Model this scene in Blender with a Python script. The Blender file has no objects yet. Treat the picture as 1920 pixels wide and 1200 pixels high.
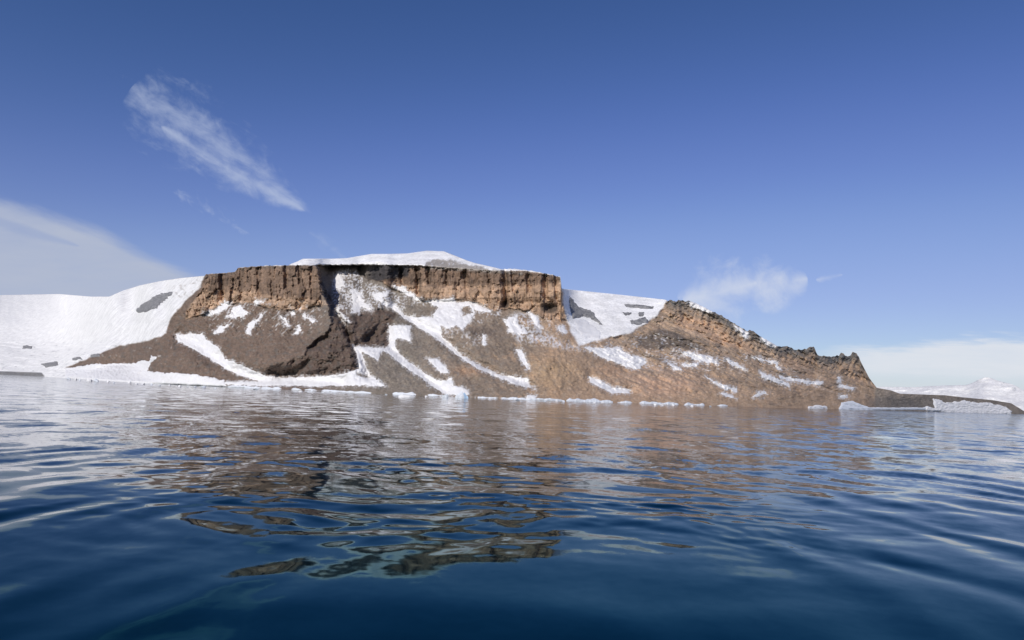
import bpy, math, random
import numpy as np
from mathutils import Matrix, Vector, Euler

random.seed(7)
C = bpy.context.scene
COL = C.collection
D2R = math.radians

# ---------------------------------------------------------------- camera
CAM_H = 4.0
LENS, SENSOR = 24.0, 36.0
PITCH, ROLL = D2R(6.0), D2R(2.21)
cam_data = bpy.data.cameras.new('camera')
cam_data.lens = LENS
cam_data.sensor_width = SENSOR
cam_data.clip_start = 0.1
cam_data.clip_end = 60000
cam = bpy.data.objects.new('camera', cam_data)
COL.objects.link(cam)
cam.location = (0, 0, CAM_H)
CAM_ROT = Matrix.Rotation(math.pi / 2 + PITCH, 3, 'X') @ Matrix.Rotation(ROLL, 3, 'Z')
cam.rotation_euler = CAM_ROT.to_euler()
C.camera = cam
R = np.array(CAM_ROT)
FPX = LENS / SENSOR * 1920.0


def sight(px, py):
    """survey bearing: photograph position -> unit horizontal direction and rise per metre"""
    px = np.asarray(px, float); py = np.asarray(py, float)
    v = np.stack([(px - 960) / FPX, -(py - 600) / FPX, -np.ones_like(px * py)], -1) @ R.T
    h = np.hypot(v[..., 0], v[..., 1])
    return v[..., 0] / h, v[..., 1] / h, v[..., 2] / h


# ---------------------------------------------------------------- sun, sky, exposure
SUN_EL, SUN_AZ = 31.0, -156.0         # azimuth measured clockwise from the view direction (+Y)
SUN_STRENGTH, SKY_STRENGTH = 3.2, 0.10
C.view_settings.view_transform = 'Standard'
C.view_settings.look = 'None'
C.view_settings.gamma = 1.0
C.view_settings.use_curve_mapping = False
C.view_settings.exposure = 0.0
C.render.engine = 'CYCLES'
C.cycles.max_bounces = 6
C.cycles.use_denoising = True
C.cycles.sample_clamp_indirect = 8.0

az = D2R(SUN_AZ)
sun_dir = Vector((math.sin(az) * math.cos(D2R(SUN_EL)), math.cos(az) * math.cos(D2R(SUN_EL)), math.sin(D2R(SUN_EL))))
sd = bpy.data.lights.new('sun', 'SUN')
sd.energy = SUN_STRENGTH
sd.angle = D2R(0.5)
sd.color = (1.0, 0.95, 0.88)
sun = bpy.data.objects.new('sun', sd)
COL.objects.link(sun)
sun.location = (-200, -200, 200)
sun.rotation_euler = sun_dir.to_track_quat('Z', 'Y').to_euler()

world = bpy.data.worlds.new('World')
C.world = world
world.use_nodes = True


class NT:
    """small expression helper over a node tree"""
    def __init__(s, tree):
        s.t = tree; s.n = tree.nodes; s.l = tree.links

    def node(s, kind, **kw):
        n = s.n.new(kind)
        for k, v in kw.items():
            setattr(n, k, v)
        return n

    def put(s, sock, v):
        if isinstance(v, (int, float)):
            sock.default_value = v
        elif isinstance(v, (tuple, list)):
            v = tuple(v)
            sock.default_value = v + (1.0,) if (sock.type == 'RGBA' and len(v) == 3) else v
        else:
            s.l.new(v, sock)

    def m(s, op, a, b=0.0, c=0.0, clamp=False):
        n = s.node('ShaderNodeMath', operation=op, use_clamp=clamp)
        s.put(n.inputs[0], a); s.put(n.inputs[1], b); s.put(n.inputs[2], c)
        return n.outputs[0]

    def ss(s, v, a, b, lo=0.0, hi=1.0):
        n = s.node('ShaderNodeMapRange', interpolation_type='SMOOTHSTEP')
        s.put(n.inputs['Value'], v)
        s.put(n.inputs['From Min'], a); s.put(n.inputs['From Max'], b)
        s.put(n.inputs['To Min'], lo); s.put(n.inputs['To Max'], hi)
        return n.outputs[0]

    def mix(s, f, a, b, mode='MIX'):
        n = s.node('ShaderNodeMix', data_type='RGBA', blend_type=mode)
        s.put(n.inputs[0], f); s.put(n.inputs[6], a); s.put(n.inputs[7], b)
        return n.outputs[2]

    def vec(s, x, y, z):
        n = s.node('ShaderNodeCombineXYZ')
        s.put(n.inputs[0], x); s.put(n.inputs[1], y); s.put(n.inputs[2], z)
        return n.outputs[0]

    def noise(s, v, scale, detail=4, rough=0.5, dist=0.0, color=False):
        n = s.node('ShaderNodeTexNoise')
        s.put(n.inputs['Vector'], v)
        n.inputs['Scale'].default_value = scale
        n.inputs['Detail'].default_value = detail
        n.inputs['Roughness'].default_value = rough
        n.inputs['Distortion'].default_value = dist
        return n.outputs['Color' if color else 'Fac']


def build_world():
    w = NT(world.node_tree)
    w.n.clear()
    sky = w.node('ShaderNodeTexSky', sky_type='NISHITA')
    sky.sun_disc = False
    sky.sun_elevation = D2R(SUN_EL)
    sky.sun_rotation = D2R(SUN_AZ)
    sky.altitude = 0
    sky.air_density = 1.0
    sky.dust_density = 0.35
    sky.ozone_density = 2.0
    tc = w.node('ShaderNodeTexCoord')
    sep = w.node('ShaderNodeSeparateXYZ')
    w.l.new(tc.outputs['Generated'], sep.inputs[0])
    x, y, z = sep.outputs
    yy = w.m('MAXIMUM', y, 0.05)
    u = w.m('DIVIDE', x, yy)
    v = w.m('DIVIDE', z, yy)
    ahead = w.ss(y, 0.05, 0.25)
    uv = w.vec(u, v, 0.0)

    def dirc(px, py):
        a, b, c = sight(px, py)
        return float(a / b), float(c / b)

    def frame(p0, p1):
        """axes along the cloud from p0 to p1: returns along (0..1) and across (in u,v units)"""
        (u0, v0), (u1, v1) = dirc(*p0), dirc(*p1)
        L = math.hypot(u1 - u0, v1 - v0)
        ex, ey = (u1 - u0) / L, (v1 - v0) / L
        du = w.m('SUBTRACT', u, u0); dv = w.m('SUBTRACT', v, v0)
        along = w.m('DIVIDE', w.m('ADD', w.m('MULTIPLY', du, ex), w.m('MULTIPLY', dv, ey)), L)
        across = w.m('ADD', w.m('MULTIPLY', du, -ey), w.m('MULTIPLY', dv, ex))
        return along, across, (ex, ey)

    def streaky(ex, ey, sa, sc, scale, detail=6, rough=0.6, seed=0.0, dist=0.3):
        a = w.m('ADD', w.m('MULTIPLY', u, ex * sa), w.m('MULTIPLY', v, ey * sa))
        c = w.m('ADD', w.m('MULTIPLY', u, -ey * sc), w.m('MULTIPLY', v, ex * sc))
        return w.noise(w.vec(a, c, seed), scale, detail, rough, dist)

    def spindle(p0, p1, half, power0, power1, nz, gain, lo, hi, skew=0.0, peak=1.0):
        """tapered cloud: width half*(envelope) around the axis, edges broken by noise nz"""
        al, ac, _ = frame(p0, p1)
        if skew:
            ac = w.m('SUBTRACT', ac, w.m('MULTIPLY', w.m('SINE', w.m('MULTIPLY', al, math.pi)), skew))
        t0 = w.m('POWER', w.m('MAXIMUM', al, 0.0), power0)
        t1 = w.m('POWER', w.m('MAXIMUM', w.m('SUBTRACT', 1.0, al), 0.0), power1)
        env = w.m('MULTIPLY', w.m('MULTIPLY', t0, t1), half)
        d = w.m('DIVIDE', w.m('ABSOLUTE', ac), w.m('MAXIMUM', env, 1e-4))
        f = w.m('SUBTRACT', 1.0, d)
        f = w.m('ADD', f, w.m('MULTIPLY', w.m('SUBTRACT', nz, 0.5), gain))
        gate = w.ss(w.m('MULTIPLY', t0, t1), 0.0, 0.12)
        return w.m('MULTIPLY', w.m('MULTIPLY', w.ss(f, lo, hi), gate), peak)

    # streaked cirrus, upper left
    al, ac, (ex, ey) = frame((235, 170), (580, 400))
    n1 = streaky(ex, ey, 1.0, 2.4, 13.0, 8, 0.62, 1.3, 0.5)
    n1b = streaky(ex, ey, 1.0, 1.6, 40.0, 5, 0.6, 4.1, 0.4)
    nn = w.m('ADD', w.m('MULTIPLY', n1, 0.65), w.m('MULTIPLY', n1b, 0.35))
    c1 = spindle((246, 164), (588, 403), 0.145, 0.36, 0.95, nn, 3.4, 0.1, 1.5, 0.004, 0.52)
    core = spindle((300, 235), (575, 397), 0.065, 0.6, 0.7, nn, 2.4, 0.0, 1.2, -0.004, 0.66)
    c1 = w.m('MAXIMUM', c1, core)
    wisps = spindle((215, 135), (520, 290), 0.11, 0.6, 0.6, n1b, 4.5, 1.2, 2.8, 0.0, 0.26)
    c1 = w.m('MAXIMUM', c1, wisps)
    # small thin wisps
    c1b = spindle((325, 360), (480, 445), 0.05, 0.4, 0.9, n1b, 3.6, 0.6, 2.0, 0.0, 0.42)
    c1c = spindle((580, 435), (650, 485), 0.03, 0.5, 0.5, n1b, 2.4, 0.3, 2.0, 0.0, 0.3)
    # large veil sinking to the right from the left edge
    al, ac, (ex, ey) = frame((8, 372), (372, 515))
    bow = w.m('MULTIPLY', w.m('POWER', w.m('MAXIMUM', w.m('SUBTRACT', 1.0, w.m('ABSOLUTE', w.m('SUBTRACT', w.m('MULTIPLY', al, 2.0), 1.0))), 0.0), 1.0), 0.012)
    n2 = streaky(ex, ey, 1.0, 5.0, 6.0, 7, 0.6, 7.7, 0.2)
    edge = w.m('ADD', w.m('SUBTRACT', ac, bow), w.m('MULTIPLY', w.m('SUBTRACT', n2, 0.5), 0.035))
    n2b = w.noise(w.vec(w.m('MULTIPLY', u, 1.0), w.m('MULTIPLY', v, 5.0), 3.3), 5.0, 6, 0.55, 0.3)
    veil = w.m('MULTIPLY', w.ss(edge, 0.004, -0.022), w.ss(al, 1.2, 0.88))
    gap = spindle((-60, 400), (150, 462), 0.022, 0.3, 0.6, n2, 1.4, 0.0, 0.9, 0.0, 0.3)
    veil = w.m('MULTIPLY', veil, w.m('SUBTRACT', 1.0, gap))
    c2 = w.m('MULTIPLY', veil, w.ss(n2b, 0.2, 0.75, 0.66, 0.97))
    # small puff right of the saddle
    n3 = w.noise(uv, 22.0, 6, 0.6, 0.3)
    c3 = spindle((1270, 558), (1515, 522), 0.10, 0.4, 0.5, n3, 3.0, 0.0, 1.6, 0.0, 0.58)
    c3b = spindle((1280, 564), (1420, 530), 0.08, 0.4, 0.5, n3, 1.6, 0.0, 1.2, 0.0, 0.62)
    c3c = spindle((1530, 525), (1580, 515), 0.02, 0.5, 0.5, n3, 2.0, 0.2, 1.5, 0.0, 0.35)
    # low bank over the far right shore: keeps going to the right of the frame
    n4 = w.noise(w.vec(u, w.m('MULTIPLY', v, 5.5), 9.1), 4.5, 7, 0.6, 0.2)
    n4b = w.noise(w.vec(u, w.m('MULTIPLY', v, 9.0), 2.1), 14.0, 5, 0.6, 0.2)
    nb = w.m('ADD', w.m('MULTIPLY', n4, 0.6), w.m('MULTIPLY', n4b, 0.4))
    uA, vA = dirc(1560, 660); uB, vB = dirc(1910, 632)
    top = w.m('ADD', w.m('MULTIPLY', w.ss(u, uA - 0.02, uB), vB - vA), vA)
    h1 = w.m('ADD', w.m('SUBTRACT', top, v), w.m('MULTIPLY', w.m('SUBTRACT', nb, 0.5), 0.075))
    band = w.m('MULTIPLY', w.ss(h1, -0.008, 0.012), w.ss(u, uA - 0.08, uA + 0.08))
    uC, vC = dirc(1800, 700)
    low = w.ss(w.m('ADD', v, w.m('MULTIPLY', w.m('SUBTRACT', n4, 0.5), 0.02)), vC - 0.016, vC + 0.008, 0.45, 1.0)
    c4 = w.m('MULTIPLY', w.m('MULTIPLY', band, low), w.ss(nb, 0.25, 0.7, 0.72, 0.98))

    base = w.node('ShaderNodeVectorMath', operation='SCALE')
    w.l.new(sky.outputs[0], base.inputs[0]); base.inputs['Scale'].default_value = 1.0
    base.inputs['Scale'].default_value = SKY_STRENGTH
    cv = w.node('ShaderNodeRGBCurve')
    for ch, pts in enumerate(SKY_GRADE):
        c = cv.mapping.curves[ch]
        c.points[0].location = (0, 0); c.points[1].location = pts[-1]
        for p in pts[:-1]:
            c.points.new(*p)
    cv.mapping.update()
    w.l.new(base.outputs[0], cv.inputs['Color'])
    k = 1.0 / SKY_STRENGTH
    up = w.node('ShaderNodeVectorMath', operation='SCALE')
    w.l.new(cv.outputs[0], up.inputs[0]); up.inputs['Scale'].default_value = k
    skyc = up.outputs[0]
    cc1 = (0.50 * k, 0.57 * k, 0.74 * k)
    cc2 = (0.45 * k, 0.50 * k, 0.63 * k)
    cc4 = (0.74 * k, 0.77 * k, 0.83 * k)
    out = skyc
    for f, c in ((w.m('MAXIMUM', w.m('MAXIMUM', c1, c1b), c1c), cc1), (c2, cc2), (w.m('MAXIMUM', w.m('MAXIMUM', c3, c3b), c3c), cc4), (c4, cc4)):
        out = w.mix(w.m('MULTIPLY', f, ahead), out, c)
    bg = w.node('ShaderNodeBackground')
    w.l.new(out, bg.inputs[0]); bg.inputs[1].default_value = SKY_STRENGTH
    o = w.node('ShaderNodeOutputWorld')
    w.l.new(bg.outputs[0], o.inputs[0])


# colour response for the clear-air sky: deeper blue overhead, paler towards the horizon
SKY_GRADE = (((0.06, 0.022), (0.098, 0.038), (0.205, 0.142), (0.30, 0.240), (0.49, 0.36), (1.0, 0.62)),
             ((0.12, 0.062), (0.168, 0.090), (0.333, 0.230), (0.45, 0.340), (0.70, 0.485), (1.0, 0.72)),
             ((0.20, 0.176), (0.296, 0.255), (0.509, 0.525), (0.65, 0.66), (0.82, 0.77), (1.0, 0.88)))
build_world()

# ---------------------------------------------------------------- numeric noise
def _hash(ix, iy, seed):
    h = (ix.astype(np.int64) * 374761393 + iy.astype(np.int64) * 668265263 + seed * 982451653) & 0xFFFFFFFF
    h = ((h ^ (h >> 13)) * 1274126177) & 0xFFFFFFFF
    h = h ^ (h >> 16)
    return (h & 0xFFFF) / 65535.0 * 2 * math.pi


def perlin(x, y, seed=0):
    x = np.asarray(x, float); y = np.asarray(y, float)
    x, y = np.broadcast_arrays(x, y)
    ix = np.floor(x); iy = np.floor(y)
    fx = x - ix; fy = y - iy
    u = fx * fx * fx * (fx * (fx * 6 - 15) + 10); v = fy * fy * fy * (fy * (fy * 6 - 15) + 10)
    def g(a, b):
        t = _hash(ix + a, iy + b, seed)
        return np.cos(t) * (fx - a) + np.sin(t) * (fy - b)
    n = (g(0, 0) * (1 - u) + g(1, 0) * u) * (1 - v) + (g(0, 1) * (1 - u) + g(1, 1) * u) * v
    return n * 1.5


def fbm(x, y, seed=0, octv=4, gain=0.5):
    s = 0; a = 1.0; t = 0
    for i in range(octv):
        s = s + a * perlin(x, y, seed + i * 17); t += a * a
        x = x * 2.03 + 5.1; y = y * 2.03 + 1.7; a *= gain
    return s / math.sqrt(t)


def ridged(x, y, seed=0, octv=4, gain=0.55):
    s = 0; a = 1.0; t = 0
    for i in range(octv):
        s = s + a * (1 - 2.2 * np.abs(perlin(x, y, seed + i * 23))); t += a
        x = x * 2.1 + 3.3; y = y * 2.1 + 7.1; a *= gain
    return s / t


def worley(x, y, seed=0):
    """distance to the nearest cell border (0 at the joint) and a random value per cell"""
    ix = np.floor(x); iy = np.floor(y)
    d1 = np.full(x.shape, 9.0); d2 = np.full(x.shape, 9.0); rid = np.zeros(x.shape)
    for a in (-1, 0, 1):
        for b in (-1, 0, 1):
            h1 = _hash(ix + a, iy + b, seed) / (2 * math.pi); h2 = _hash(ix + a, iy + b, seed + 77) / (2 * math.pi)
            d = np.hypot(ix + a + h1 - x, iy + b + h2 - y)
            nr = d < d1
            d2 = np.where(nr, d1, np.minimum(d2, d)); rid = np.where(nr, (h1 * 7.13 + h2 * 3.7) % 1.0, rid); d1 = np.where(nr, d, d1)
    return d2 - d1, rid


def sstep(x, a, b):
    t = np.clip((x - a) / (b - a), 0, 1)
    return t * t * (3 - 2 * t)


def curve(pts, x):
    p = np.array(pts, float)
    return np.interp(x, p[:, 0], p[:, 1])


def seg_dist(pts, X, Y, closed=False):
    d = np.full(X.shape, 1e9)
    n = len(pts)
    for i in range(n if closed else n - 1):
        x0, y0 = pts[i]; x1, y1 = pts[(i + 1) % n]
        dx, dy = x1 - x0, y1 - y0
        L = dx * dx + dy * dy + 1e-9
        t = np.clip(((X - x0) * dx + (Y - y0) * dy) / L, 0, 1)
        d = np.minimum(d, np.hypot(X - x0 - t * dx, Y - y0 - t * dy))
    return d


def signed(pts, X, Y):
    inside = np.zeros(X.shape, bool)
    n = len(pts)
    for i in range(n):
        x0, y0 = pts[i]; x1, y1 = pts[(i + 1) % n]
        if y0 == y1:
            continue
        c = ((Y < y0) != (Y < y1)) & (X < (x1 - x0) * (Y - y0) / (y1 - y0) + x0)
        inside ^= c
    d = seg_dist(pts, X, Y, True)
    return np.where(inside, d, -d)


def Z(ox, oy, s, pts):
    return [(ox + a / s, oy + b / s) for a, b in pts]


Z1 = lambda p: Z(0, 440, 3.529, p)
Z2 = lambda p: Z(280, 440, 3.529, p)
Z3 = lambda p: Z(640, 440, 3.529, p)
Z4 = lambda p: Z(1000, 480, 3.529, p)
Z5 = lambda p: Z(1400, 500, 3.692, p)


def tag(o, label=None, cat=None, group=None, kind=None):
    if label: o['label'] = label
    if cat: o['category'] = cat
    if group: o['group'] = group
    if kind: o['kind'] = kind
    return o


# ---------------------------------------------------------------- materials
def rock_material():
    m = bpy.data.materials.new('rock'); m.use_nodes = True
    w = NT(m.node_tree); b = w.n['Principled BSDF']
    at = w.node('ShaderNodeAttribute'); at.attribute_name = 'tone'
    geo = w.node('ShaderNodeNewGeometry')
    n1 = w.noise(geo.outputs['Position'], 0.55, 6, 0.65)
    n2 = w.noise(geo.outputs['Position'], 0.09, 3, 0.5)
    g = w.m('MULTIPLY', w.ss(n1, 0.25, 0.75, 0.82, 1.18), w.ss(n2, 0.3, 0.7, 0.9, 1.1))
    comb = w.vec(g, g, g)
    col = w.mix(1.0, at.outputs['Color'], comb, 'MULTIPLY')
    w.l.new(col, b.inputs['Base Color'])
    b.inputs['Roughness'].default_value = 0.92
    b.inputs['Specular IOR Level'].default_value = 0.2
    bp = w.node('ShaderNodeBump')
    bp.inputs['Strength'].default_value = 0.55
    bp.inputs['Distance'].default_value = 0.8
    w.l.new(n1, bp.inputs['Height']); w.l.new(bp.outputs[0], b.inputs['Normal'])
    return m


def snow_material(name='snow', color=(0.80, 0.785, 0.77), dirt=0.22):
    m = bpy.data.materials.new(name); m.use_nodes = True
    w = NT(m.node_tree); b = w.n['Principled BSDF']
    geo = w.node('ShaderNodeNewGeometry')
    n1 = w.noise(geo.outputs['Position'], 0.22, 6, 0.6)
    col = w.mix(w.ss(n1, 0.35, 0.75, 0.0, dirt), color, (0.50, 0.46, 0.42))
    w.l.new(col, b.inputs['Base Color'])
    b.inputs['Roughness'].default_value = 0.7
    b.inputs['Specular IOR Level'].default_value = 0.25
    bp = w.node('ShaderNodeBump')
    bp.inputs['Strength'].default_value = 0.25
    bp.inputs['Distance'].default_value = 0.6
    w.l.new(n1, bp.inputs['Height']); w.l.new(bp.outputs[0], b.inputs['Normal'])
    return m


M_ROCK = rock_material()
M_SNOW = snow_material()
M_ICE = snow_material('shore_ice', (0.72, 0.745, 0.775), 0.2)
M_ICEBLUE = snow_material('blue_ice', (0.50, 0.66, 0.84), 0.05)


def water_material():
    m = bpy.data.materials.new('sea_water'); m.use_nodes = True
    w = NT(m.node_tree); b = w.n['Principled BSDF']
    at = w.node('ShaderNodeAttribute'); at.attribute_name = 'chop'
    chop = at.outputs['Fac']
    geo = w.node('ShaderNodeNewGeometry')
    sp = w.node('ShaderNodeSeparateXYZ'); w.l.new(geo.outputs['Position'], sp.inputs[0])
    x, y, _ = sp.outputs
    def slope(scale, sx, sy, detail, rough, seed):
        c = w.noise(w.vec(w.m('MULTIPLY', x, sx), w.m('MULTIPLY', y, sy), seed), scale, detail, rough, 0.4, True)
        s = w.node('ShaderNodeVectorMath', operation='SUBTRACT')
        w.l.new(c, s.inputs[0]); s.inputs[1].default_value = (0.5, 0.5, 0.5)
        return s.outputs[0]
    def scale(v, k):
        s = w.node('ShaderNodeVectorMath', operation='SCALE')
        w.l.new(v, s.inputs[0]); w.put(s.inputs['Scale'], k)
        return s.outputs[0]
    def add(a, c):
        s = w.node('ShaderNodeVectorMath', operation='ADD')
        w.l.new(a, s.inputs[0]); w.l.new(c, s.inputs[1])
        return s.outputs[0]
    big = scale(slope(0.32, 1.0, 0.8, 3, 0.5, 1.0), w.m('MULTIPLY', chop, 0.27))
    # wind patches: calmer and rougher areas on the far water
    patch = w.ss(w.noise(w.vec(w.m('MULTIPLY', x, 0.35), y, 5.0), 0.035, 3, 0.5), 0.35, 0.65, 0.6, 1.3)
    fine = scale(slope(2.6, 1.0, 1.0, 2, 0.5, 4.0), w.m('MULTIPLY', w.m('MULTIPLY_ADD', chop, 0.10, 0.025), patch))
    tot = add(big, fine)
    flat = w.node('ShaderNodeVectorMath', operation='MULTIPLY')
    w.l.new(tot, flat.inputs[0]); flat.inputs[1].default_value = (1, 1, 0)
    nn = add(geo.outputs['Normal'], flat.outputs[0])
    nrm = w.node('ShaderNodeVectorMath', operation='NORMALIZE')
    w.l.new(nn, nrm.inputs[0])
    fr = w.node('ShaderNodeFresnel'); fr.inputs['IOR'].default_value = 1.333
    w.l.new(nrm.outputs[0], fr.inputs['Normal'])
    gl = w.node('ShaderNodeBsdfGlossy'); gl.inputs['Roughness'].default_value = 0.045
    w.l.new(nrm.outputs[0], gl.inputs['Normal'])
    w.l.new(w.mix(w.ss(fr.outputs[0], 0.06, 0.58), (0.05, 0.50, 0.60), (0.97, 0.98, 1.0)), gl.inputs['Color'])
    df = w.node('ShaderNodeBsdfDiffuse'); df.inputs['Color'].default_value = (0.0004, 0.0070, 0.0120, 1)
    mx = w.node('ShaderNodeMixShader')
    w.l.new(fr.outputs[0], mx.inputs[0]); w.l.new(df.outputs[0], mx.inputs[1]); w.l.new(gl.outputs[0], mx.inputs[2])
    out = [q for q in w.n if q.type == 'OUTPUT_MATERIAL'][0]
    w.l.new(mx.outputs[0], out.inputs['Surface'])
    w.n.remove(b)
    return m


M_WATER = water_material()

USED = {}
# ---------------------------------------------------------------- water
def mesh_grid(name, P, mat, mask=None, attrs=None, colors=None, flip=False):
    """P: (rows, cols, 3); mask: faces (rows-1, cols-1)"""
    r, c = P.shape[:2]
    idx = np.arange(r * c).reshape(r, c)
    q = np.stack([idx[:-1, :-1], idx[:-1, 1:], idx[1:, 1:], idx[1:, :-1]], -1)
    if flip:
        q = q[..., ::-1]
    q = q[mask] if mask is not None else q.reshape(-1, 4)
    used, inv = np.unique(q.ravel(), return_inverse=True)
    V = P.reshape(-1, 3)[used]
    F = inv.reshape(-1, 4)
    me = bpy.data.meshes.new(name)
    me.vertices.add(len(V)); me.vertices.foreach_set('co', V.astype(np.float32).ravel())
    me.loops.add(F.size); me.loops.foreach_set('vertex_index', F.astype(np.int32).ravel())
    me.polygons.add(len(F))
    me.polygons.foreach_set('loop_start', np.arange(0, F.size, 4, dtype=np.int32))
    me.polygons.foreach_set('loop_total', np.full(len(F), 4, np.int32))
    me.polygons.foreach_set('use_smooth', np.ones(len(F), bool))
    me.update(calc_edges=True)
    for k, a in (attrs or {}).items():
        at = me.attributes.new(k, 'FLOAT', 'POINT')
        at.data.foreach_set('value', a.reshape(-1)[used].astype(np.float32))
    if colors is not None:
        at = me.attributes.new('tone', 'FLOAT_COLOR', 'POINT')
        cc = np.ones((len(used), 4), np.float32); cc[:, :3] = colors.reshape(-1, 3)[used]
        at.data.foreach_set('color', cc.ravel())
    me.materials.append(mat)
    o = bpy.data.objects.new(name, me)
    COL.objects.link(o)
    USED[o.name] = used
    return o


def build_water():
    k = CAM_H * FPX
    rows = np.concatenate([np.array([0.05, 1, 2, 3, 4, 5, 6, 7, 8, 9]), k / np.arange(520, 8.5, -1.0), np.geomspace(640, 40000, 24)])
    a = np.concatenate([np.linspace(-180, -43, 40, endpoint=False), np.linspace(-43, 43, 960, endpoint=False), np.linspace(43, 180, 41)])
    A, D = np.meshgrid(np.radians(a), rows)
    X = D * np.sin(A); Y = D * np.cos(A)
    H = np.zeros_like(X)
    sx = np.zeros_like(X)
    rng = np.random.RandomState(21)
    space = np.maximum(D * D / k, D * D2R(86 / 960))
    wild = (np.abs(np.degrees(A)) < 42.9)
    def waves(n, lam0, lam1, ang, spread, slope, mod=None):
        nonlocal H
        for i in range(n):
            lam = lam0 * (lam1 / lam0) ** rng.rand()
            th = D2R(ang + spread * rng.randn())
            kk = 2 * math.pi / lam
            amp = slope / kk * math.sqrt(2.0 / n) * (0.6 + 0.8 * rng.rand())
            ph = rng.rand() * 7
            fade = sstep(lam / space, 3.0, 6.0)
            w = amp * fade * np.sin(kk * (WX * math.sin(th) + WY * math.cos(th)) + ph)
            H += w if mod is None else w * mod
    WX = X + 1.3 * fbm(X / 9, Y / 9, 5, 2); WY = Y + 1.3 * fbm(X / 9, Y / 9, 9, 2)
    side = sstep(np.abs(X) / np.maximum(D, 1), 0.25, 0.62)
    calm = sstep(D, 14, 22)
    mod = 0.45 + 0.55 * calm
    # long crests running away from the viewer on both sides, rounded cross-chop in the middle
    waves(14, 1.6, 5.0, 80, 9, 0.034, (0.45 + 0.75 * side) * mod)
    waves(10, 1.6, 4.5, 103, 8, 0.025, (0.45 + 0.6 * side) * mod)
    waves(16, 2.2, 7.0, 0, 28, 0.024, (1.0 - 0.5 * side) * mod)
    waves(26, 0.7, 2.0, 20, 60, 0.029, (0.25 + 0.75 * (1 - side)) * calm * (0.5 + 0.8 * sstep(fbm(X / 6, Y / 6, 31, 2), -0.2, 0.5)))
    waves(40, 0.45, 1.3, 10, 70, 0.023, (0.35 + 0.65 * (1 - side)) * sstep(D, 15.5, 24) * (0.35 + 0.9 * sstep(fbm(X / 5, Y / 7, 37, 2), -0.15, 0.45)))
    waves(6, 9, 22, 15, 40, 0.016)
    H *= wild
    H *= 1 - sstep(D, 200, 330)
    chop = sstep(D, 24, 62) * (1 + 0.8 * sstep(X, 8, 70) + 0.35 * sstep(-X, 30, 110))
    P = np.stack([X, Y, H], -1)
    o = mesh_grid('water', P, M_WATER, attrs={'chop': chop})
    return tag(o, 'calm dark blue sea with smooth ripples mirroring the mountain', kind='structure')


build_water()

# ---------------------------------------------------------------- the coast: survey curves
# how far the waterline lies under the true horizon (the nearer the shore, the larger)
DROP = [(-900, 3.2), (-300, 3.6), (8, 4.4), (76, 5.2), (122, 6.4), (159, 7.8), (235, 9.8), (326, 10.9), (422, 11.5), (535, 12.4), (650, 13.0), (800, 13.5), (960, 13.8), (1100, 13.3), (1283, 12.2), (1400, 11.2),
        (1480, 10.2), (1573, 8.8), (1680, 7.4), (1736, 6.7), (1806, 5.9), (1909, 4.9), (2100, 4.4), (3200, 3.4)]
_hx = np.arange(-1000, 3300, 4.0)
_hd = curve(DROP, _hx)
_hd = np.convolve(np.pad(_hd, 30, mode='edge'), (lambda g: g / g.sum())(np.exp(-0.5 * (np.arange(-30, 31) / 10.0) ** 2)), 'valid')
_hy = 600 + FPX * ((_hx - 960) / FPX * math.sin(ROLL) + math.tan(PITCH)) / math.cos(ROLL)
SHORE = list(zip(_hx, _hy + _hd))
SKYLINE = [(-900, 640), (-500, 590), (-200, 560), (8, 553), (60, 552), (110, 551), (170, 556), (205, 556), (230, 545), (262, 535), (300, 527), (340, 521), (384, 517), (386, 514), (440, 510), (446, 502), (480, 499),
           (540, 497), (558, 490), (568, 485), (620, 485), (650, 484), (697, 476), (731, 476), (765, 475), (800, 470), (832, 471), (850, 478), (875, 488), (890, 493), (930, 502), (941, 505), (965, 504),
           (985, 506), (1000, 508), (1030, 514), (1051, 519), (1053, 541), (1060, 542), (1158, 552), (1240, 561), (1248, 562), (1252, 566), (1256, 562), (1268, 566), (1272, 562), (1286, 566), (1290, 563), (1309, 571), (1331, 582), (1354, 593),
           (1377, 607), (1402, 622), (1405, 618), (1416, 624), (1432, 635), (1457, 649), (1464, 650), (1476, 649), (1483, 652), (1489, 656), (1500, 656), (1512, 655), (1519, 650), (1526, 651), (1530, 660), (1534, 667),
           (1560, 669), (1573, 667), (1577, 661), (1582, 663), (1586, 669), (1594, 667), (1599, 661), (1606, 662), (1610, 670), (1617, 684), (1630, 709), (1644, 727), (1671, 732), (1687, 738), (1771, 741),
           (1806, 745), (1860, 750), (1896, 756), (1909, 764), (1925, 774), (2000, 777), (2100, 780), (2700, 800), (3200, 820)]
CLIFF_TOP = [(380, 514), (386, 514), (440, 510), (446, 502), (480, 499), (560, 497.5), (700, 497), (780, 498), (820, 501), (850, 503), (900, 507), (940, 508), (985, 508), (1030, 515), (1052, 520)]

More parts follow.
